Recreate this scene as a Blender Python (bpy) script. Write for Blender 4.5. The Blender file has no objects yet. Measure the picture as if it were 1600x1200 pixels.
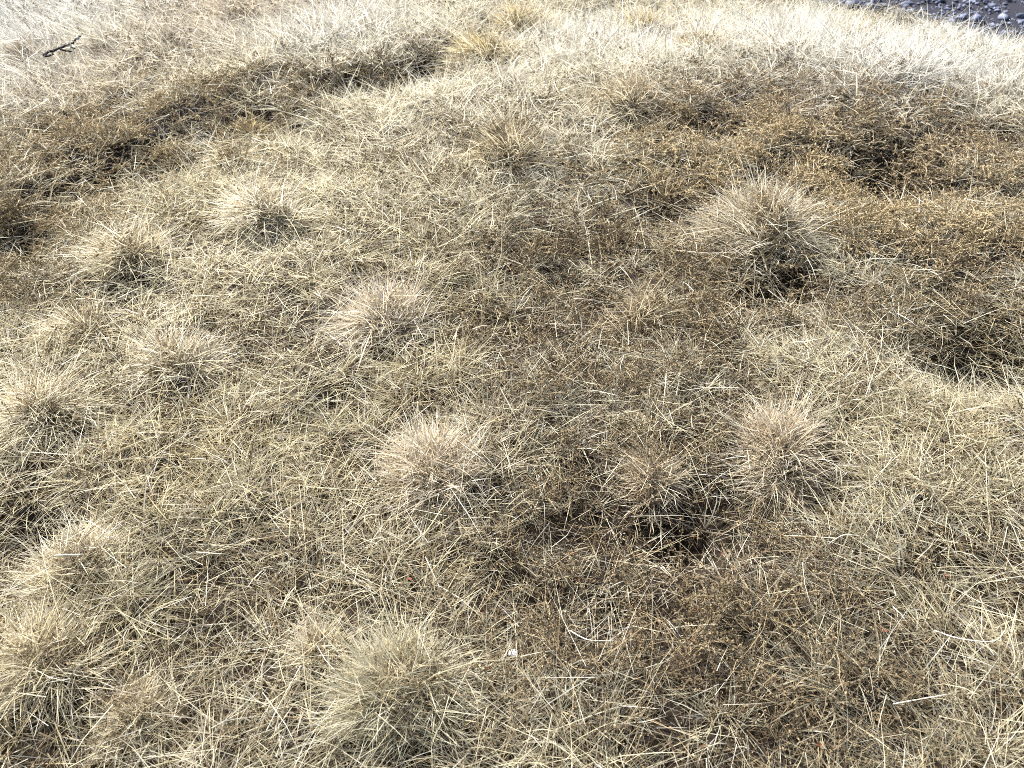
import bpy, math
import numpy as np

rng = np.random.default_rng(7)
R = math.radians

# ------------------------------------------------------------------ camera
CAM_H, PITCH, HFOV = 1.30, 43.0, 67.0
W, HT = 1600.0, 1200.0                      # pixel frame of the photograph, used only to read off ground positions
sc = bpy.context.scene
cam_d = bpy.data.cameras.new("camera"); cam = bpy.data.objects.new("camera", cam_d)
sc.collection.objects.link(cam); sc.camera = cam
cam.location = (0, 0, CAM_H); cam.rotation_euler = (R(90 - PITCH), 0, 0)
cam_d.sensor_width = 36.0; cam_d.lens = 18.0 / math.tan(R(HFOV / 2))
cam_d.clip_start = 0.02; cam_d.clip_end = 1000
cam_d.dof.use_dof = True; cam_d.dof.focus_distance = 1.75; cam_d.dof.aperture_fstop = 5.6

# ------------------------------------------------------------------ sky and sun
SUN_EL, SUN_AZ = 47.0, -38.0                # azimuth from +Y, negative is towards the left
wd = bpy.data.worlds.new("World"); sc.world = wd; wd.use_nodes = True
nt = wd.node_tree
sky = nt.nodes.new("ShaderNodeTexSky"); sky.sky_type = 'NISHITA'; sky.sun_disc = False
sky.sun_elevation = R(SUN_EL); sky.sun_rotation = R(SUN_AZ); sky.dust_density = 2.5; sky.air_density = 1.0
bg = nt.nodes["Background"]; bg.inputs["Strength"].default_value = 0.05
nt.links.new(sky.outputs[0], bg.inputs["Color"])
sun_d = bpy.data.lights.new("sun", 'SUN'); sun = bpy.data.objects.new("sun", sun_d)
sc.collection.objects.link(sun)
sun_d.energy = 3.2; sun_d.angle = R(6); sun_d.color = (1.0, 0.975, 0.93)
sun.rotation_euler = (R(90 - SUN_EL), 0, R(180 - SUN_AZ))
sun.location = (0, 0, 10)
sc.view_settings.view_transform = 'Standard'; sc.view_settings.look = 'None'
sc.view_settings.exposure = 2.15; sc.view_settings.gamma = 1.0; sc.view_settings.use_curve_mapping = False
sc.render.engine = 'CYCLES'
sc.cycles.use_denoising = False
sc.cycles.max_bounces = 3; sc.cycles.diffuse_bounces = 2; sc.cycles.transmission_bounces = 2
sc.cycles.pixel_filter_type = 'BLACKMAN_HARRIS'; sc.cycles.filter_width = 0.85

# ------------------------------------------------------------------ helpers
F = (W / 2) / math.tan(R(HFOV / 2)); SP, CP = math.sin(R(PITCH)), math.cos(R(PITCH))

def ray(px, py):
    u, v = (px - W / 2) / F, (HT / 2 - py) / F
    return np.array([u, CP + v * SP, -SP + v * CP])

def at0(px, py, z=0.0):
    d = ray(px, py); t = (z - CAM_H) / d[2]
    return np.array([d[0] * t, d[1] * t])

def depth_at(x, y, z=0.0):
    return y * CP + (CAM_H - z) * SP

def sstep(a, b, x):
    t = np.clip((x - a) / (b - a), 0, 1); return t * t * (3 - 2 * t)

class Noise:
    def __init__(self, seed):
        self.g = np.random.default_rng(seed).random((64, 64))
    def __call__(self, x, y, s):
        x = np.asarray(x) / s + 100.3; y = np.asarray(y) / s + 100.7
        xi = np.floor(x).astype(int); yi = np.floor(y).astype(int)
        fx = x - xi; fy = y - yi; fx = fx * fx * (3 - 2 * fx); fy = fy * fy * (3 - 2 * fy)
        g = self.g; a = g[xi % 64, yi % 64]; b = g[(xi + 1) % 64, yi % 64]
        c = g[xi % 64, (yi + 1) % 64]; d = g[(xi + 1) % 64, (yi + 1) % 64]
        return (a * (1 - fx) + b * fx) * (1 - fy) + (c * (1 - fx) + d * fx) * fy
    def fbm(self, x, y, s):
        return (self(x, y, s) + .5 * self(x, y, s * .47) + .25 * self(x, y, s * .22)) / 1.75
N1, N2, N3, N4, N5 = Noise(1), Noise(2), Noise(3), Noise(4), Noise(5)
def clump(x, y):
    """hummocky growth of the sward, about a hand across: 0 in the gaps, 1 on the little mounds"""
    return sstep(.30, .72, .62 * N5(x, y, .15) + .38 * N4(x, y, .075))
def clump_grad(x, y, e=.008):
    return np.stack([clump(x + e, y) - clump(x - e, y), clump(x, y + e) - clump(x, y - e)], -1) / (2 * e)

def blobs(lst):
    """ground ellipses: centre and radii read off the photograph, turned into metres on the ground"""
    out = []
    for px, py, rx, ry, a in lst:
        c = at0(px, py); t = at0(px, py - ry * .5); b = at0(px, py + ry * .5)
        e = at0(px + rx, py)
        out.append((c[0], c[1], abs(e[0] - c[0]), abs(t[1] - b[1]), a))
    return out

def field(bl, x, y):
    s = np.zeros(np.shape(x))
    for cx, cy, rx, ry, a in bl:
        s = s + a * np.exp(-(((x - cx) / rx) ** 2 + ((y - cy) / ry) ** 2))
    return s

# ------------------------------------------------------------------ lie of the land
# tussocks: px, py, width px, tint, whiteness, blade count factor, label
T_SPEC = [
 (215, 395, 165, 'straw', .35, 1.0, 'yellow straw tussock at left with a dark hollow under its near side'),
 (415, 330, 170, 'straw', .55, 1.0, 'wide pale straw tussock, farthest of the pale ones on the left half'),
 (130, 512, 150, 'straw', .30, .8, 'low straw tussock near the left edge, beside a paler rounder one'),
 (275, 560, 180, 'straw', .55, 1.1, 'round pale straw tussock, largest of the cluster at left'),
 (608, 490, 185, 'pink', .55, 1.1, 'pincushion tussock left of centre, white tipped on its left, tan on its right'),
 (668, 735, 215, 'pink', .50, 1.3, 'big tan tussock below centre with white blades fanned to its left'),
 (1012, 745, 150, 'pink', .30, 1.0, 'small pinkish tussock standing over the blackest hollow'),
 (1208, 695, 215, 'pink', .45, 1.4, 'tall pinkish straw tussock, the bushiest of the right half'),
 (998, 490, 165, 'tan', .20, 1.0, 'olive tan tussock with a dark open core, right of centre'),
 (1190, 350, 220, 'tan', .45, 1.3, 'large tan tussock topped with white blades among brown ground cover'),
 (815, 40, 120, 'gold', .25, .8, 'left one of two golden tussocks at the top edge'),
 (1012, 42, 120, 'gold', .30, .8, 'right one of two golden tussocks at the top edge'),
 (760, 100, 160, 'gold', .30, 1.0, 'golden tussock at the end of the dark bank near the top'),
 (395, 205, 75, 'gold', .05, .5, 'tiny golden tuft beside the bare earth on the bank'),
 (362, 248, 95, 'straw', .35, .5, 'small spiky pale tuft just below the bare earth of the bank'),
 (630, 1060, 290, 'olive', .25, 1.7, 'broad drooping olive straw tussock at the bottom, largest in the foreground'),
 (80, 1025, 230, 'straw', .30, 1.1, 'spreading straw tussock in the bottom left corner'),
 (205, 1095, 170, 'straw', .35, .8, 'pale starry tuft right of the spreading bottom left tussock'),
 (120, 870, 200, 'straw', .45, .9, 'pale arching tuft at the left edge over a dark gap'),
 (308, 14, 110, 'brown', .0, .8, 'dark brown tussock cut by the top edge at left'),
 (800, 250, 170, 'tan', .10, .8, 'loose brown tuft in the pale grass above centre'),
 (985, 180, 160, 'tan', .25, .8, 'tan tuft where the pale upper grass meets the brown patch'),
 (70, 640, 190, 'straw', .40, .9, 'pale ragged tuft at the left edge below the tussock cluster'),
 (35, 350, 120, 'brown', .05, .7, 'brownish tuft at the left edge in the brown ground cover'),
 (505, 1010, 150, 'straw', .40, .7, 'pale feathery tuft against the left of the big drooping tussock'),
 (1090, 95, 130, 'gold', .40, .6, 'faint golden tuft in the bright upper grass'),
 (1330, 90, 130, 'gold', .45, .6, 'washed out golden tuft in the bright grass at upper right'),
 (60, 130, 90, 'brown', .05, .5, 'small brown tuft below the fallen black twig'),
]
TB = []
for px, py, w, *_ in T_SPEC:
    c = at0(px, py + w * .10); dep = depth_at(*c); TB.append((c[0], c[1], .44 * w * dep / F))

HOLLOW = blobs([(1375, 285, 80, 38, -.14), (1195, 445, 90, 34, -.13), (1060, 840, 120, 55, -.09), (1000, 525, 60, 30, -.06),
                (1545, 570, 120, 50, -.16), (560, 172, 90, 14, -.05), (1110, 232, 60, 25, -.06), (880, 440, 50, 25, -.05), (200, 462, 60, 20, -.06),
                (70, 835, 70, 40, -.07), (660, 138, 40, 16, -.08), (1230, 780, 90, 40, -.06), (950, 960, 120, 50, -.04),
                (1050, 330, 70, 35, -.06), (1130, 380, 40, 30, -.05), (140, 285, 60, 25, -.06), (30, 400, 60, 25, -.05)])
HUMP = blobs([(1300, 150, 380, 70, .12), (700, 200, 260, 90, .05), (1480, 400, 160, 60, .05), (1230, 260, 150, 40, .05)])
BANK = np.array([at0(*p) for p in [(-420, 500), (-100, 420), (0, 385), (90, 325), (180, 275), (270, 232), (380, 205), (500, 178), (600, 160),
                                    (670, 135), (720, 105), (760, 60)]])

def bank_side(x, y):
    """signed height coordinate: positive behind the bank's lip"""
    yb = np.interp(x, BANK[:, 0], BANK[:, 1]); return (y - yb) * .85

LOW = np.array([at0(*p) for p in [(1060, -30), (1150, -10), (1240, 4), (1330, 22), (1420, 44), (1500, 66), (1600, 94), (1750, 170), (2100, 260)]])
def low_side(x, y):
    """metres beyond the lip where the meadow ends and the dark stony ground lies lower"""
    yl = np.interp(x, LOW[:, 0], LOW[:, 1]); return (y - yl + .45 * (N3.fbm(x, y, .35) - .5)) * sstep(LOW[0, 0] - .5, LOW[0, 0] + .2, x)

def HGT(x, y):
    x = np.asarray(x, float); y = np.asarray(y, float)
    h = .06 * (N1.fbm(x, y, .9) - .5) + .030 * (N2.fbm(x, y, .25) - .5) + .024 * (clump(x, y) - .5)
    h = h + field(HOLLOW, x, y) + field(HUMP, x, y)
    s = bank_side(x, y)
    h = h + .085 * sstep(-.06, .18, s + .10 * (N3.fbm(x, y, .4) - .5)) * sstep(.15, -.35, x)
    for cx, cy, r in TB:
        h = h + .36 * r * np.exp(-((x - cx) ** 2 + (y - cy) ** 2) / (.55 * r) ** 2)
    h = h - .45 * sstep(-.05, 1.2, low_side(x, y))
    return h

def at(px, py, lift=0.0):
    z = 0.0
    for _ in range(14):
        p = at0(px, py, z); z = .5 * z + .5 * (float(HGT(p[0], p[1])) + lift)
    return np.array([p[0], p[1], z])

# ------------------------------------------------------------------ vegetation and painted-light maps (ground plan)
HERB = blobs([(1420, 300, 260, 120, 1.0), (1120, 340, 180, 90, .9), (1050, 215, 110, 40, .6), (850, 400, 150, 50, .75), (980, 520, 170, 100, .75),
              (900, 650, 150, 110, .6), (1020, 850, 220, 120, 1.0), (1180, 900, 130, 100, .5), (900, 1000, 200, 100, .6), (1250, 480, 200, 60, .7),
              (1230, 1070, 270, 110, .6), (90, 300, 130, 50, .65), (250, 240, 130, 32, .75), (350, 195, 120, 26, .75), (520, 155, 110, 22, .5),
              (50, 420, 100, 60, .8), (690, 290, 120, 50, .3), (800, 245, 80, 40, .4), (1540, 420, 130, 60, .7), (650, 140, 60, 22, .7), (1200, 230, 130, 40, .5)])
DARK = [(a, b, c * 1.0, d * 1.0, min(1.0, -e * 9)) for a, b, c, d, e in HOLLOW]
PALE_LIT = blobs([(720, 200, 230, 90, .45), (1280, 95, 330, 70, 1.0), (930, 70, 260, 60, .8), (1450, 170, 220, 40, 1.1), (30, 50, 230, 110, 2.0),  # paler far grass, whitened further to stand in for brighter far light
              (560, 70, 110, 50, .9), (1560, 75, 120, 40, 1.1), (850, 290, 110, 50, .4), (450, 110, 140, 30, .6), (20, 190, 90, 60, .5)])
PINK = blobs([(330, 85, 170, 55, .6), (450, 40, 180, 45, .6), (100, 170, 160, 60, .6), (1230, 200, 200, 40, .5), (700, 730, 90, 60, .3), (1500, 250, 150, 40, .4)])
CREAM_LIT = blobs([(450, 350, 480, 160, .75), (700, 220, 300, 100, .7), (1000, 50, 420, 70, .6), (150, 620, 260, 180, .4), (300, 120, 300, 70, .4)])  # upper grass lightened to cream, painting the light falloff from far to near
OCHRE = blobs([(1400, 320, 330, 130, 1.0), (1050, 250, 200, 70, .7), (220, 240, 300, 100, 1.0), (60, 400, 150, 80, .5)])
BARE = blobs([(330, 196, 40, 12, .7), (445, 148, 35, 9, .7), (270, 222, 40, 10, .5)])

# ------------------------------------------------------------------ materials
def blade_mat(name, rough=.5, trans=.48, spec=.4):
    m = bpy.data.materials.new(name); m.use_nodes = True; t = m.node_tree; t.nodes.clear()
    at_ = t.nodes.new("ShaderNodeAttribute"); at_.attribute_name = "col"
    ns = t.nodes.new("ShaderNodeTexNoise"); ns.inputs["Scale"].default_value = 160.0; ns.inputs["Detail"].default_value = 2
    geo = t.nodes.new("ShaderNodeNewGeometry"); t.links.new(geo.outputs["Position"], ns.inputs["Vector"])
    mr = t.nodes.new("ShaderNodeMapRange"); mr.inputs[1].default_value = .3; mr.inputs[2].default_value = .7
    mr.inputs[3].default_value = .78; mr.inputs[4].default_value = 1.12
    t.links.new(ns.outputs["Fac"], mr.inputs[0])
    mx = t.nodes.new("ShaderNodeMix"); mx.data_type = 'RGBA'; mx.blend_type = 'MULTIPLY'; mx.inputs[0].default_value = 1
    t.links.new(at_.outputs["Color"], mx.inputs[6]); t.links.new(mr.outputs[0], mx.inputs[7])
    p = t.nodes.new("ShaderNodeBsdfPrincipled"); p.inputs["Roughness"].default_value = rough
    p.inputs["Specular IOR Level"].default_value = spec
    tr = t.nodes.new("ShaderNodeBsdfTranslucent"); ms = t.nodes.new("ShaderNodeMixShader"); ms.inputs[0].default_value = trans
    o = t.nodes.new("ShaderNodeOutputMaterial")
    t.links.new(mx.outputs[2], p.inputs["Base Color"]); t.links.new(mx.outputs[2], tr.inputs["Color"])
    t.links.new(p.outputs[0], ms.inputs[1]); t.links.new(tr.outputs[0], ms.inputs[2]); t.links.new(ms.outputs[0], o.inputs[0])
    return m

def ramp_mat(name, scale, c0, c1, rough=.9, bump=.4, bscale=None):
    m = bpy.data.materials.new(name); m.use_nodes = True; t = m.node_tree
    p = t.nodes["Principled BSDF"]; p.inputs["Roughness"].default_value = rough; p.inputs["Specular IOR Level"].default_value = .2
    geo = t.nodes.new("ShaderNodeNewGeometry")
    n = t.nodes.new("ShaderNodeTexNoise"); n.inputs["Scale"].default_value = scale; n.inputs["Detail"].default_value = 6
    t.links.new(geo.outputs["Position"], n.inputs["Vector"])
    r = t.nodes.new("ShaderNodeValToRGB"); r.color_ramp.elements[0].position = .32; r.color_ramp.elements[1].position = .7
    r.color_ramp.elements[0].color = (*c0, 1); r.color_ramp.elements[1].color = (*c1, 1)
    t.links.new(n.outputs["Fac"], r.inputs[0]); t.links.new(r.outputs[0], p.inputs["Base Color"])
    n2 = t.nodes.new("ShaderNodeTexNoise"); n2.inputs["Scale"].default_value = bscale or scale * 3; n2.inputs["Detail"].default_value = 5
    t.links.new(geo.outputs["Position"], n2.inputs["Vector"])
    b = t.nodes.new("ShaderNodeBump"); b.inputs["Strength"].default_value = bump; b.inputs["Distance"].default_value = .01
    t.links.new(n2.outputs["Fac"], b.inputs["Height"]); t.links.new(b.outputs[0], p.inputs["Normal"])
    return m

M_BLADE = blade_mat("dry_grass")
M_HERB = blade_mat("dry_herb", .8, .15, .15)
M_SOIL = ramp_mat("soil_and_thatch", 30, (.009, .0065, .005), (.038, .027, .017), .95, .8, 90)
M_STONE = ramp_mat("shaded_stone", 25, (.030, .038, .065), (.22, .24, .32), .8, .5)  # blue tone of open shade put into the stone colour
M_PEB = ramp_mat("white_pebble", 60, (.5, .5, .52), (.78, .78, .80), .6, .3)
M_GREY = ramp_mat("grey_stone", 30, (.22, .21, .22), (.42, .41, .42), .85, .5)
M_TWIG = ramp_mat("charred_bark", 120, (.010, .010, .012), (.05, .048, .05), .85, .9)
M_LICH = ramp_mat("lichen", 90, (.35, .36, .36), (.6, .6, .58), .9, .6)
M_STALK = ramp_mat("pale_stalk", 60, (.50, .46, .36), (.72, .68, .56), .6, .3)
M_DSTALK = ramp_mat("dark_stalk", 60, (.06, .045, .035), (.13, .10, .08), .7, .3)
M_LEAF = ramp_mat("red_brown_leaf", 140, (.09, .030, .015), (.26, .095, .05), .7, .5)
M_TRACK = ramp_mat("pale_grit", 40, (.38, .39, .42), (.62, .63, .66), .9, .7, 160)

# ------------------------------------------------------------------ mesh building
def link(o, parent=None):
    sc.collection.objects.link(o)
    if parent is not None: o.parent = parent
    return o

def tag(o, label=None, cat=None, group=None, kind=None):
    if label: o["label"] = label
    if cat: o["category"] = cat
    if group: o["group"] = group
    if kind: o["kind"] = kind
    return o

def mesh_np(name, v, faces, k, cols=None, mat=None, smooth=False):
    """faces: (n,k) array, or a list of (array,k)"""
    me = bpy.data.meshes.new(name)
    groups = faces if isinstance(faces, list) else [(faces, k)]
    me.vertices.add(len(v)); me.vertices.foreach_set("co", np.ascontiguousarray(v, np.float32).ravel())
    lv = np.concatenate([g.ravel() for g, _ in groups]); cnt = np.concatenate([np.full(len(g), kk) for g, kk in groups])
    me.loops.add(len(lv)); me.loops.foreach_set("vertex_index", lv.astype(np.int32))
    me.polygons.add(len(cnt)); st = np.concatenate([[0], np.cumsum(cnt)[:-1]])
    me.polygons.foreach_set("loop_start", st.astype(np.int32))
    try: me.polygons.foreach_set("loop_total", cnt.astype(np.int32))
    except Exception: pass
    if smooth: me.polygons.foreach_set("use_smooth", np.ones(len(cnt), bool))
    if cols is not None:
        a = me.attributes.new("col", 'FLOAT_COLOR', 'POINT')
        c4 = np.ones((len(v), 4), np.float32); c4[:, :3] = cols; a.data.foreach_set("color", c4.ravel())
    me.update(); me.validate()
    if mat: me.materials.append(mat)
    return me

def norm(a): return a / np.maximum(np.linalg.norm(a, axis=1, keepdims=True), 1e-9)

def ribbons(root, d0, L, w, bend, c_base, c_tip, nseg=3, wig=.0, r=rng):
    """root (n,3), d0 unit direction, L length, w width, bend (n,3) tip offset in units of length; returns v, faces, cols"""
    n = len(root); T = np.linspace(0, 1, nseg + 1)
    side = norm(np.cross(d0, r.normal(size=(n, 3)) + np.array([0, 0, .6])))
    wob = r.normal(size=(n, 3)) * wig
    vs, cs = [], []
    for i, t in enumerate(T):
        p = root + L[:, None] * (d0 * t + bend * t * t + wob * math.sin(t * 6.0) * t)
        hw = (w * .5 * (1 - .5 * t))[:, None]
        c = c_base + (c_tip - c_base) * min(1, t * 2.0)
        if i < nseg:
            vs += [p - side * hw, p + side * hw]; cs += [c, c]
        else:
            vs += [p]; cs += [c]
    m = 2 * nseg + 1
    v = np.stack(vs, 1).reshape(-1, 3); c = np.stack(cs, 1).reshape(-1, 3)
    b = (np.arange(n) * m)[:, None]
    q = np.concatenate([b + np.array([2 * i, 2 * i + 1, 2 * i + 3, 2 * i + 2]) for i in range(nseg - 1)]) if nseg > 1 else np.zeros((0, 4), int)
    t3 = b + np.array([2 * nseg - 2, 2 * nseg - 1, 2 * nseg])
    return v, q, t3, c

def join(parts):
    V, Q, T, C = [], [], [], []; o = 0
    for v, q, t, c in parts:
        V.append(v); Q.append(q + o); T.append(t + o); C.append(c); o += len(v)
    return np.concatenate(V), np.concatenate(Q), np.concatenate(T), np.concatenate(C)

def ribbon_obj(name, parts, mat, parent=None):
    v, q, t, c = join(parts)
    gr = ([(q, 4)] if len(q) else []) + ([(t, 3)] if len(t) else [])
    return link(bpy.data.objects.new(name, mesh_np(name, v, gr, 0, c, mat)), parent)

def crumbs(pos, size, col, r=rng):
    """tiny bent leaflets: two triangles folded along the middle"""
    n = len(pos); a = norm(r.normal(size=(n, 3))); b = norm(np.cross(a, r.normal(size=(n, 3)))); nn = np.cross(a, b)
    s = size[:, None]
    v = np.stack([pos - a * s, pos + b * s * .5 + nn * s * .3, pos + a * s * .9, pos - b * s * .5 + nn * s * .3], 1).reshape(-1, 3)
    base = (np.arange(n) * 4)[:, None]
    t = np.concatenate([base + np.array([0, 1, 2]), base + np.array([0, 2, 3])])
    return v, np.zeros((0, 4), int), t, np.repeat(col, 4, axis=0)

def tube(pts, radii, seg=6):
    pts = np.array(pts, float); n = len(pts); v, f = [], []
    tan = norm(np.gradient(pts, axis=0)); up = np.array([.3, .2, .93])
    for i in range(n):
        a = np.cross(tan[i], up); a /= np.linalg.norm(a); b = np.cross(tan[i], a)
        for k in range(seg):
            an = 2 * math.pi * k / seg; v.append(pts[i] + radii[i] * (a * math.cos(an) + b * math.sin(an)))
    for i in range(n - 1):
        for k in range(seg):
            f.append((i * seg + k, i * seg + (k + 1) % seg, (i + 1) * seg + (k + 1) % seg, (i + 1) * seg + k))
    f.append(tuple(range(seg))[::-1]); f.append(tuple(range((n - 1) * seg, n * seg)))
    return [tuple(x) for x in v], f

def py_obj(name, v, f, mat, parent=None, smooth=True):
    me = bpy.data.meshes.new(name); me.from_pydata(v, [], f); me.update()
    if smooth: me.polygons.foreach_set("use_smooth", [True] * len(f))
    me.materials.append(mat); return link(bpy.data.objects.new(name, me), parent)

def smooth_path(pts, k=5, jit=0.0):
    pts = np.array(pts, float); t = np.arange(len(pts)); tt = np.linspace(0, len(pts) - 1, (len(pts) - 1) * k + 1)
    out = []
    for x in tt:
        i = min(int(x), len(pts) - 2); u = x - i
        p0 = pts[max(i - 1, 0)]; p1 = pts[i]; p2 = pts[i + 1]; p3 = pts[min(i + 2, len(pts) - 1)]
        out.append(.5 * (2 * p1 + (p2 - p0) * u + (2 * p0 - 5 * p1 + 4 * p2 - p3) * u * u + (3 * p1 - p0 - 3 * p2 + p3) * u ** 3))
    out = np.array(out)
    if jit: out[1:-1] += rng.normal(size=out[1:-1].shape) * jit
    return out

# ------------------------------------------------------------------ ground
def ground():
    n = 310
    u = np.linspace(-1, 1, n)
    xs = 3.4 * u + 240 * np.sign(u) * np.abs(u) ** 15
    w_ = np.linspace(0, 1, n); ys = -1.0 + 6.4 * w_ + 380 * w_ ** 22
    xs = np.concatenate([xs]); X, Y = np.meshgrid(xs, ys)
    Z = HGT(X, Y) + .010 * (N4.fbm(X, Y, .05) - .5)
    v = np.stack([X, Y, Z], -1).reshape(-1, 3)
    i = np.arange(n - 1); a = (i[:, None] * n + i[None, :]).ravel()
    f = np.stack([a, a + 1, a + n + 1, a + n], 1)
    s = low_side(v[:, 0], v[:, 1])
    bare = np.clip(field(BARE, v[:, 0], v[:, 1]), 0, 1)[:, None]
    nz = N4.fbm(v[:, 0], v[:, 1], .03)[:, None]
    c = np.array([.020, .014, .0095]) * (.6 + .8 * nz)
    c = c + (np.array([.20, .17, .17]) - c) * bare * .8
    k = sstep(.1, .4, s)[:, None]
    c = c + (np.array([.022, .026, .042]) - c) * k  # lower ground painted dark blue for the shade it lies in
    me = mesh_np("ground", v, f, 4, c, None, True)
    m = M_SOIL
    t = m.node_tree; p = t.nodes["Principled BSDF"]
    at_ = t.nodes.new("ShaderNodeAttribute"); at_.attribute_name = "col"
    mx = t.nodes.new("ShaderNodeMix"); mx.data_type = 'RGBA'; mx.inputs[0].default_value = .65
    src = p.inputs["Base Color"].links[0].from_socket
    t.links.new(src, mx.inputs[6]); t.links.new(at_.outputs["Color"], mx.inputs[7]); t.links.new(mx.outputs[2], p.inputs["Base Color"])
    me.materials.append(m)
    return tag(link(bpy.data.objects.new("ground", me)), "dark brown soil of the meadow showing in gaps between dry grass", "ground", kind="structure")
ground()

# ------------------------------------------------------------------ colours (linear; cream and white also carry painted light)
C_STRAW = np.array([.65, .59, .40]); C_OLIVE = np.array([.50, .46, .29]); C_TAN = np.array([.44, .35, .205]); C_PINK = np.array([.58, .46, .335])
C_WHITE = np.array([.82, .80, .72]); C_GOLD = np.array([.54, .43, .19]); C_BROWN = np.array([.20, .145, .085]); C_DKB = np.array([.13, .08, .04])
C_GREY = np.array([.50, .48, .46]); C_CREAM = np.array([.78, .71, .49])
def mix(a, b, t): return a + (b - a) * np.clip(np.asarray(t), 0, 1)[..., None]

def mix1(a, b, t): return a + (b - a) * t

def scatter(n, power, y0=.18, y1=5.3, margin=.12):
    """random ground points over the visible field and a margin round it, thinning out with distance"""
    out = []
    while sum(len(o) for o in out) < n:
        m = n * 3; y = rng.uniform(y0, y1, m); hw = depth_at(0, y) * (W / 2) / F * 1.10 + margin
        x = rng.uniform(-1, 1, m) * (depth_at(0, y1) * (W / 2) / F * 1.10 + margin)
        k = (np.abs(x) < hw) & (rng.random(m) < (depth_at(0, y0) / depth_at(0, y)) ** power)
        out.append(np.stack([x[k], y[k]], 1))
    return np.concatenate(out)[:n]

def dirs(az, el): return np.stack([np.sin(az) * np.cos(el), np.cos(az) * np.cos(el), np.sin(el)], -1)

# way the sward is combed: ground vector
COMB = [(b, v) for b, v in zip(blobs([(150, 100, 330, 130, 1.0), (1450, 950, 250, 230, .55), (1300, 60, 330, 80, .5), (700, 200, 260, 100, .4),
                                      (60, 560, 200, 150, .4), (1500, 560, 160, 90, .9), (350, 1000, 350, 200, .25)]),
        [(-.9, .35), (-.8, .55), (.3, .5), (.25, .5), (-.6, .4), (-1.0, .05), (-.2, .5)])]
def comb(x, y):
    v = np.zeros((len(x), 2)); v[:, 1] += .12; v[:, 0] -= .08
    for b, d in COMB: v += field([b], x, y)[:, None] * np.array(d)
    return v

def sward_colour(x, y, n_):
    pale = field(PALE_LIT, x, y); pink = field(PINK, x, y); herb = field(HERB, x, y)
    c = mix(np.broadcast_to(C_STRAW, (len(x), 3)), C_OLIVE, sstep(.45, .75, N1.fbm(x, y, .6)) * .7)
    c = mix(c, C_GOLD, sstep(.55, .8, N2.fbm(x, y, .35)) * .40)
    c = mix(c, C_PINK, pink * .9); c = mix(c, np.array([.70, .68, .57]), np.clip(herb, 0, 1) * .45)
    c = mix(c, C_CREAM, field(CREAM_LIT, x, y) * .8); c = mix(c, C_WHITE, pale * .75)
    c = mix(c, C_GREY, (rng.random(len(x)) < .12) * .6); c = mix(c, C_WHITE, (rng.random(len(x)) < .14) * .6)
    c = mix(c, C_TAN, (rng.random(len(x)) < .10) * .7); c = mix(c, C_BROWN, (rng.random(len(x)) < .04) * .7)
    return c * rng.uniform(.85, 1.15, len(x))[:, None]

# ------------------------------------------------------------------ the sward: starry tufts of thin blades
def sward():
    P = scatter(80000, .32); x, y = P.T
    herb = np.clip(field(HERB, x, y), 0, 1.2); dark = np.clip(field(DARK, x, y), 0, 1); bare = np.clip(field(BARE, x, y), 0, 1)
    ring = np.zeros(len(x))
    for cx, cy, r in TB: ring = np.maximum(ring, sstep(1.15, .75, np.hypot(x - cx, (y - cy) * .9) / r))
    cl = clump(x, y); pale = np.clip(field(PALE_LIT, x, y), 0, 1)
    keep = rng.random(len(x)) < np.clip((1 - .50 * herb) * (1 - .78 * dark) * (1 - .9 * bare) * (1 - .5 * ring), .04, 1) * mix1(1.0, .62, sstep(1.75, 1.1, depth_at(x, y))) * np.clip(mix1(.45 + .45 * cl, 1.0, pale * .7), 0, 1) * mix1(sstep(.22, .52, N2(x, y, .03)), 1.0, pale * .6) * (.6 + .5 * N3.fbm(x, y, .35))
    keep &= low_side(x, y) < .12 + .15 * rng.random(len(x))
    P = P[keep]
    nb = rng.integers(8, 18, len(P)); idx = np.repeat(np.arange(len(P)), nb); n = len(idx)
    x = P[idx, 0] + rng.normal(size=n) * .006; y = P[idx, 1] + rng.normal(size=n) * .006
    z = HGT(P[:, 0], P[:, 1])[idx] - .004
    pale = field(PALE_LIT, x, y); herb = field(HERB, x, y); dep = depth_at(x, y)
    cv = comb(x, y) - np.clip(clump_grad(P[:, 0], P[:, 1]) * .025, -.3, .3)[idx]
    az = rng.uniform(0, 2 * math.pi, n); el = np.clip(rng.normal(.55, .36, n) + .25 * np.clip(pale, 0, 1), .04, 1.45)
    d = dirs(az, el); d[:, :2] += cv * .8; d = norm(d)
    tl = rng.lognormal(0, .22, len(P))[idx]
    L = .076 * tl * rng.lognormal(0, .30, n) * (.85 + .25 * clump(x, y)) * (1 + .45 * np.clip(pale, 0, 1)) * (1 - .45 * sstep(-.5, 0, low_side(x, y)) * (x > 1.2)) * (1 - .25 * np.clip(herb, 0, 1))
    w = .0018 * rng.lognormal(0, .26, n) * (dep / 1.3) ** .55
    bend = rng.normal(size=(n, 3)) * .13; bend[:, :2] += d[:, :2] * .15 + cv * .25; bend[:, 2] -= .22
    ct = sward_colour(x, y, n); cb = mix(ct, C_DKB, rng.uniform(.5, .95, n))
    root = np.stack([x, y, z], 1); near = dep < 1.75; parts = []
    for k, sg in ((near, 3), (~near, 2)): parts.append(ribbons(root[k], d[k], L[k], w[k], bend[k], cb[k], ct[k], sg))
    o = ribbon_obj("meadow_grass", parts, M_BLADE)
    tag(o, "thin dry straw coloured grass covering the whole slope", "grass", kind="stuff")
    return n
n_sw = sward()

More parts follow.
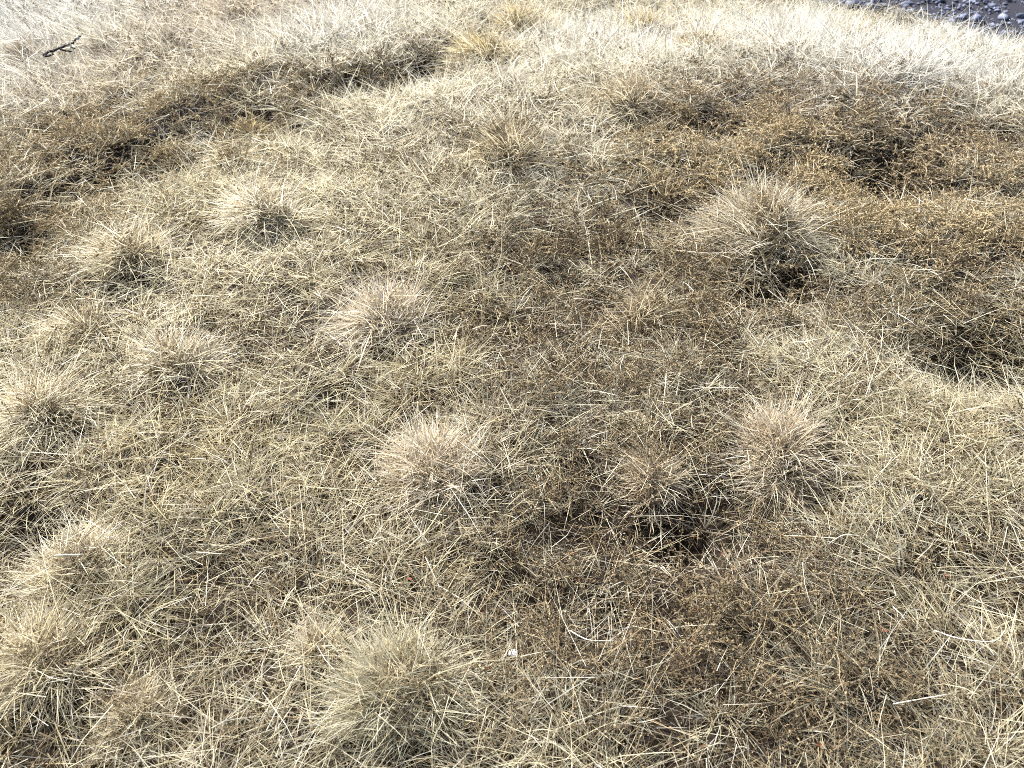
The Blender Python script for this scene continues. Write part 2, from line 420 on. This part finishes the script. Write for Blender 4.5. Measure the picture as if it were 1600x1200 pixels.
def straws():
    P = scatter(42000, .45); x, y = P.T; k = rng.random(len(x)) < (1 - .55 * np.clip(field(HERB, x, y), 0, 1)) * (.5 + .5 * clump(x, y)) * (1 - .8 * np.clip(field(BARE, x, y), 0, 1))
    k &= low_side(x, y) < .1
    x, y = x[k], y[k]
    hc = at0(1560, 560); x = np.concatenate([x, hc[0] + rng.normal(size=700) * .16]); y = np.concatenate([y, hc[1] + rng.normal(size=700) * .11])
    n = len(x); dep = depth_at(x, y); cv = comb(x, y)
    z = HGT(x, y) + rng.uniform(.015, .070, n)
    d = dirs(rng.uniform(0, 6.28, n), rng.normal(.12, .22, n)); d[:, :2] += cv * .7; d = norm(d)
    L = .085 * rng.lognormal(0, .35, n); w = .0011 * rng.lognormal(0, .2, n) * (dep / 1.3) ** .75
    bend = rng.normal(size=(n, 3)) * .10; bend[:, 2] -= .08
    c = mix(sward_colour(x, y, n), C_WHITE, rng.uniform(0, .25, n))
    o = ribbon_obj("fallen_straw", [ribbons(np.stack([x, y, z], 1), d, L, w, bend, c, c, 2)], M_BLADE)
    tag(o, "pale loose straws lying tangled over the meadow grass", "straw", kind="stuff")
straws()

def litter():
    P = scatter(110000, .5); x, y = P.T; k = low_side(x, y) < .05; x, y = x[k], y[k]; n = len(x); dep = depth_at(x, y)
    c = mix(np.broadcast_to(C_DKB * .7, (n, 3)), C_BROWN, rng.random(n) ** 1.6) * rng.uniform(.6, 1.2, n)[:, None]
    return crumbs(np.stack([x, y, HGT(x, y) + rng.uniform(-.002, .007, n)], 1), .0034 * rng.lognormal(0, .4, n) * (dep / 1.3) ** .6, c)

def thatch():
    P = scatter(90000, .45); x, y = P.T; k = (low_side(x, y) < .1) & (rng.random(len(x)) < (1 - .8 * np.clip(field(BARE, x, y), 0, 1)) * (1 - .6 * np.clip(field(DARK, x, y), 0, 1)))
    x, y = x[k], y[k]; n = len(x); dep = depth_at(x, y)
    z = HGT(x, y) + rng.uniform(.001, .022, n)
    d = norm(dirs(rng.uniform(0, 6.28, n), rng.normal(.05, .2, n)))
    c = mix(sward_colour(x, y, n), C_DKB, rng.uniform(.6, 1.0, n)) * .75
    o = ribbon_obj("thatch", [ribbons(np.stack([x, y, z], 1), d, .045 * rng.lognormal(0, .35, n), .0019 * rng.lognormal(0, .3, n) * (dep / 1.3) ** .75, np.zeros((n, 3)), c, c, 1), litter()], M_HERB)
    tag(o, "dull matted dead grass lying close to the soil", "thatch", kind="stuff")
thatch()

# ------------------------------------------------------------------ brown ground cover: wiry stems with crumbly leaflets
def herb_cover():
    P = scatter(330000, .5); x, y = P.T
    h = field(HERB, x, y) * (.7 + .6 * N2.fbm(x, y, .15)); bare = np.clip(field(BARE, x, y), 0, 1); dark = np.clip(field(DARK, x, y), 0, 1)
    k = (rng.random(len(x)) < np.clip(h * .85 + .09, 0, 1) * (1 - .8 * bare) * (1 - .75 * dark)) & (low_side(x, y) < .05)
    x, y = x[k], y[k]; n = len(x); z = HGT(x, y)
    ctr = .62 * N4.fbm(x, y, .034) + .38 * N1.fbm(x, y, .10); k = rng.random(n) < sstep(.45, .54, ctr) * .95 + .02
    x, y, z, ctr = x[k], y[k], z[k], ctr[k]; n = len(x)
    z = z + sstep(.45, .66, ctr) * .052
    dep = depth_at(x, y)
    d = dirs(rng.uniform(0, 6.28, n), np.abs(rng.normal(.35, .35, n))); L = .042 * rng.lognormal(0, .35, n)
    w = .0015 * (dep / 1.3) ** .7 * np.ones(n); bend = rng.normal(size=(n, 3)) * .25; bend[:, 2] -= .15
    c = mix(np.broadcast_to(C_BROWN * .8, (n, 3)), C_TAN, np.clip(field(OCHRE, x, y), 0, 1) * .65 + rng.random(n) * .6); 
    c = mix(c, C_PINK, field(PINK, x, y) * .4); c = c * rng.uniform(.75, 1.25, n)[:, None] * mix1(.72, 1.0, np.clip(field(OCHRE, x, y), 0, 1))[:, None]
    root = np.stack([x, y, z], 1)
    parts = [ribbons(root, d, L, w, bend, c * .7, c, 2, wig=.10)]
    # longer wiry stems arching out of the mat
    g = rng.random(n) < .22; m = g.sum(); rg = root[g] + np.array([0, 0, .004]); dg = dirs(rng.uniform(0, 6.28, m), np.clip(rng.normal(.55, .3, m), .1, 1.3))
    Lg = .070 * rng.lognormal(0, .3, m); bg_ = rng.normal(size=(m, 3)) * .18; bg_[:, 2] -= .3; cg = mix(c[g], C_TAN, .35) * 1.05
    parts.append(ribbons(rg, dg, Lg, w[g] * .9, bg_, cg, cg, 3, wig=.05))
    for t in (.35, .55, .7, .85, 1.0):
        parts.append(crumbs(rg + Lg[:, None] * (dg * t + bg_ * t * t) + rng.normal(size=(m, 3)) * .0012, .0022 * rng.lognormal(0, .2, m) * (dep[g] / 1.3) ** .6, cg * 1.1))
    for j in range(6):
        t = rng.uniform(.25, 1.05, n)[:, None]
        p = root + L[:, None] * (d * t + bend * t * t) + rng.normal(size=(n, 3)) * .0016
        parts.append(crumbs(p, .0026 * rng.lognormal(0, .22, n) * (dep / 1.3) ** .6, c * rng.uniform(.75, 1.2, n)[:, None]))
    o = ribbon_obj("brown_ground_cover", parts, M_HERB)
    tag(o, "crumbly brown dried herb matting the dark patches between the grass", "ground cover", kind="stuff")
    return n
n_hb = herb_cover()

# ------------------------------------------------------------------ tussocks, each a thing of its own
TINT = {'straw': np.array([.70, .61, .39]), 'pink': np.array([.66, .53, .34]), 'tan': C_TAN * .55 + C_STRAW * .5, 'gold': C_GOLD, 'olive': C_OLIVE, 'brown': C_BROWN * 1.3}
def tussock(i):
    px, py, wpx, tint, white, dens, label = T_SPEC[i]; cx, cy, r = TB[i]
    r_ = np.random.default_rng(100 + i)
    e = bpy.data.objects.new("grass_tussock", None); e.empty_display_size = r
    cz = float(HGT(cx, cy)); e.location = (cx, cy, cz); link(e)
    tag(e, label, "tussock" if wpx > 100 else "tuft", "grass tussocks on the slope")
    n = int(2000 * dens * (1.25 if r > .12 else 1.0)); dep = depth_at(cx, cy)
    ns = r_.integers(5, 10); sa = r_.uniform(0, 6.28, ns); sr = r * .52 * np.sqrt(r_.random(ns)); sub = r_.integers(0, ns, n)
    ux = np.clip(r_.normal(size=n) * .20, -.6, .6) * r * 1.15; uy = np.clip(r_.normal(size=n) * .20, -.6, .6) * r
    ox = ux + (sr * np.sin(sa))[sub]; oy = uy + (sr * np.cos(sa))[sub]
    q = np.clip(np.hypot(ox, oy) / (r * .6), 0, 1); a = np.arctan2(ox, oy)
    z = HGT(cx + ox, cy + oy) - cz - .004
    az = a + r_.normal(size=n) * 1.25
    el = np.clip(1.15 - .65 * q + r_.normal(size=n) * .40, .02, 1.5)
    d = dirs(az, el); cv = comb(np.array([cx]), np.array([cy]))[0]
    tilt = r_.normal(size=(ns, 2)) * .28
    d[:, :2] += cv * .25 + np.array([-.16, .10]) + tilt[sub]; d = norm(d)
    L = r * .54 * r_.lognormal(0, .40, n) * (1 - .10 * q) * r_.uniform(.6, 1.25, ns)[sub]
    w = .0015 * r_.lognormal(0, .22, n) * (dep / 1.3) ** .75
    bend = r_.normal(size=(n, 3)) * .08; bend[:, :2] += d[:, :2] * .16; bend[:, 2] -= .24
    base = np.broadcast_to(TINT[tint], (n, 3))
    ct = mix(base * 1.08, C_WHITE, (white + .08) * r_.uniform(.2, 1.7, n)); ct = mix(ct, C_TAN, (r_.random(n) < .18) * .6)
    ct = ct * r_.uniform(.8, 1.15, n)[:, None]; cb = mix(ct, C_TAN, .65)
    ribbon_obj("blades", [ribbons(np.stack([ox, oy, z], 1), d, L, w, bend, cb, ct, 3, r=r_)], M_BLADE, e)["kind"] = "stuff"
    # dead inner thatch: short brown bits packed in the heart of the tussock
    m = int(420 * dens); q = np.sqrt(r_.random(m)); a = r_.uniform(0, 6.28, m); ox = r * .55 * q * np.sin(a); oy = r * .55 * q * np.cos(a)
    z = HGT(cx + ox, cy + oy) - cz + r_.uniform(0, .42, m) * r * (1 - .8 * q)
    d = dirs(r_.uniform(0, 6.28, m), r_.normal(.5, .4, m)); c = mix(np.broadcast_to(C_BROWN, (m, 3)), C_TAN, r_.random(m)) * r_.uniform(.7, 1.3, m)[:, None]
    if tint in ('pink', 'tan'): c = mix(c, C_PINK, .3)
    p = np.stack([ox, oy, z], 1)
    ribbon_obj("dead_thatch", [ribbons(p, d, r * .3 * r_.lognormal(0, .3, m), .0011 * (dep / 1.3) ** .7 * np.ones(m), r_.normal(size=(m, 3)) * .2, c, c, 2, r=r_),
                               crumbs(p + r_.normal(size=(m, 3)) * r * .12 + d * r * .2, .003 * r_.lognormal(0, .3, m) * (dep / 1.3) ** .6, c, r_)], M_HERB, e)["kind"] = "stuff"
for i in range(len(T_SPEC)): tussock(i)

# ------------------------------------------------------------------ stony lower ground at the far right
def gravel():
    n = 6500; x = rng.uniform(.8, 4.8, n * 4); y = rng.uniform(2.6, 6.0, n * 4)
    s = low_side(x, y); k = (s > .12 + .25 * rng.random(len(s))); x, y = x[k][:n], y[k][:n]; n = len(x)
    z = HGT(x, y); sz = .010 * rng.lognormal(0, .5, n)
    g = (1 + 5 ** .5) / 2
    iv = norm(np.array([(-1, g, 0), (1, g, 0), (-1, -g, 0), (1, -g, 0), (0, -1, g), (0, 1, g), (0, -1, -g), (0, 1, -g), (g, 0, -1), (g, 0, 1), (-g, 0, -1), (-g, 0, 1)], float))
    fi = np.array([(0, 11, 5), (0, 5, 1), (0, 1, 7), (0, 7, 10), (0, 10, 11), (1, 5, 9), (5, 11, 4), (11, 10, 2), (10, 7, 6), (7, 1, 8), (3, 9, 4), (3, 4, 2), (3, 2, 6), (3, 6, 8), (3, 8, 9), (4, 9, 5), (2, 4, 11), (6, 2, 10), (8, 6, 7), (9, 8, 1)])
    sc3 = rng.uniform(.6, 1.3, (n, 1, 3)) * np.array([1, 1, .7]); jit = rng.uniform(.55, 1.35, (n, 12, 1))
    v = iv[None] * jit * sc3 * sz[:, None, None] + np.stack([x, y, z + sz * .3], 1)[:, None, :]
    f = (np.arange(n) * 12)[:, None, None] + fi[None]
    me = mesh_np("gravel", v.reshape(-1, 3), f.reshape(-1, 3), 3, None, M_STONE)
    tag(link(bpy.data.objects.new("gravel", me)), "broken stones with blue shade in their colour on the lower ground beyond the grass", "gravel", kind="stuff")
gravel()

# ------------------------------------------------------------------ small things
def rock(name, px, py, size, mat, label, cat, squash=.6):
    p = at(px, py, .0); r_ = np.random.default_rng(int(px))
    me = bpy.data.meshes.new(name); import bmesh
    bm = bmesh.new(); bmesh.ops.create_icosphere(bm, subdivisions=2, radius=1)
    for v in bm.verts:
        k = 1 + .25 * math.sin(v.co.x * 3 + px) * math.cos(v.co.y * 2.5) + r_.normal() * .07
        v.co = v.co * k * size; v.co.z *= squash
    bm.to_mesh(me); bm.free(); me.materials.append(mat)
    o = link(bpy.data.objects.new(name, me)); o.location = (p[0], p[1], p[2] + size * squash * .5); o.rotation_euler = (0, .2, r_.random() * 3)
    tag(o, label, cat)
    return o
rock("pebble", 802, 1027, .0085, M_PEB, "tiny white pebble lying between stems in the bottom centre", "pebble").location.z += .012
rock("stone", 232, 10, .03, M_GREY, "pale grey stone in bright grass at the top left edge", "stone").location.z += .05

def stick(name, pts, r0, r1, mat, parent=None, lift=.05, k=4, jit=.0, origin=None):
    P = np.array([at(p[0], p[1], p[2] if len(p) > 2 else lift) for p in pts]); P = smooth_path(P, k, jit)
    if origin is None: origin = P[0].copy()
    rad = np.linspace(r0, r1, len(P)) * (1 + .12 * rng.normal(size=len(P)))
    v, f = tube(P - origin, rad, 7); o = py_obj(name, v, f, mat, parent)
    if parent is None: o.location = origin
    return o, origin

def twig():
    org = at(100, 76, .05)
    e = link(bpy.data.objects.new("fallen_twig", None)); e.location = org
    tag(e, "black charred forked twig lying on bright grass at top left", "twig")
    L = .095
    stick("stem", [(68, 86, L), (74, 82, L), (84, 79, L), (96, 75, L), (108, 70, L), (113, 67, L), (118, 62, L), (126, 57, L)], .0050, .0036, M_TWIG, e, jit=.002, origin=org)
    stick("side_branch", [(108, 70, L), (112, 73, L), (117, 76, L)], .0042, .003, M_TWIG, e, jit=.001, origin=org)
    stick("side_branch", [(94, 76, L), (100, 79, L), (112, 80, L)], .0045, .003, M_TWIG, e, jit=.001, origin=org)
    stick("side_branch", [(68, 86, L), (73, 88, L), (80, 86, L), (83, 84, L)], .0042, .003, M_TWIG, e, jit=.001, origin=org)
    stick("lichen_patch", [(120, 60.5, L + .003), (123, 59, L + .003)], .0065, .0065, M_LICH, e, origin=org)
twig()

STALKS = [
 ([(160, 192, .06), (178, 176, .09), (205, 160, .11), (225, 155, .10)], 0.0016, M_STALK, 'long pale arching stalk low in the tan grass left of the bank'),
 ([(190, 152, .06), (208, 136, .10), (228, 124, .12), (262, 114, .10)], 0.0016, M_STALK, 'long pale arching stalk, upper one of two beside each other at top left'),
 ([(482, 892, .10), (486, 908, .07), (488, 930, .02)], .0013, M_DSTALK, 'thin dark upright stalk in the left foreground'),
 ([(1312, 286, .05), (1345, 276, .07), (1385, 290, .06), (1398, 300, .05), (1370, 312, .04)], 0.0013, M_STALK, 'pale bent stalk arching over the black hollow in brown cover'),
 ([(1385, 328, .04), (1416, 320, .05)], 0.0016, M_STALK, 'short white stub of stalk at the rim of the black hollow'),
 ([(1396, 1100, .05), (1440, 1092, .06), (1480, 1085, .06)], 0.0012, M_STALK, 'pale stalk lying flat over ragged grass at bottom right'),
 ([(1460, 985, .05), (1500, 998, .06), (1552, 1002, .06), (1570, 985, .07)], 0.0012, M_STALK, 'pale crooked stalk at the right edge of the foreground'),
 ([(1295, 850, .05), (1318, 836, .08), (1345, 838, .06)], 0.0012, M_STALK, 'curved pale stalk over dark gaps in the lower right'),
 ([(890, 985, .05), (920, 1000, .07), (960, 1001, .06)], 0.0011, M_STALK, 'flat pale stalk crossing the dark ground cover at bottom centre'),
 ([(85, 868, .05), (130, 866, .06)], 0.0012, M_STALK, 'short pale stalk poking left from the arching left tuft'),
 ([(415, 1145, .04), (440, 1095, .06), (470, 1040, .07)], 0.0011, M_STALK, 'pale leaning stalk in the bottom left grass'),
 ([(725, 358, .05), (755, 364, .05)], 0.0014, M_STALK, 'short white stalk on the brown ridge at centre'),
 ([(1362, 66, .06), (1374, 78, .08), (1380, 88, .05)], .0018, M_DSTALK, 'thin dark stalk standing in the bright grass at upper right'),
]
for pts, rad, mat, lab in STALKS:
    o, _ = stick("grass_stalk", pts, rad, rad * .6, mat, k=5); tag(o, lab, "stalk", "loose grass stalks")

def leaves():
    spots = [(1130, 866), (1085, 955), (893, 866), (855, 1160), (744, 967), (823, 961), (1082, 838), (1255, 690), (1222, 724), (1340, 712), (902, 905),
             (1420, 425), (1085, 1000), (1478, 900), (1380, 985), (1100, 1168), (1280, 1165), (760, 1045), (540, 640), (640, 905)]
    for i, (px, py) in enumerate(spots):
        r_ = np.random.default_rng(500 + i); p = at(px, py, .022); s = .0062 * r_.uniform(.8, 1.35)
        prof = [(-1, .05), (-.5, .42), (0, .55), (.5, .38), (1, .03)]; v, f = [], []
        for a, b in prof:
            v += [(a * s, -b * s, .35 * s * b + .25 * s * a * a), (a * s, 0, .2 * s * a * a), (a * s, b * s, .45 * s * b + .25 * s * a * a)]
        for k in range(4):
            o = 3 * k; f += [(o, o + 1, o + 4, o + 3), (o + 1, o + 2, o + 5, o + 4)]
        v += [(x, y, z + .0006) for x, y, z in v]; f += [tuple(j + 15 for j in q[::-1]) for q in f]
        o = py_obj("dead_leaf", v, f, M_LEAF); o.location = p; o.rotation_euler = (r_.normal() * .5, r_.normal() * .5, r_.uniform(0, 6.28))
        tag(o, "small curled reddish brown dead leaf caught among dry stems", "leaf", "reddish dead leaves in the grass")
leaves()
print("TRIS", sum(len(o.data.loops) - 2 * len(o.data.polygons) for o in sc.objects if o.type == 'MESH'), n_sw, n_hb)
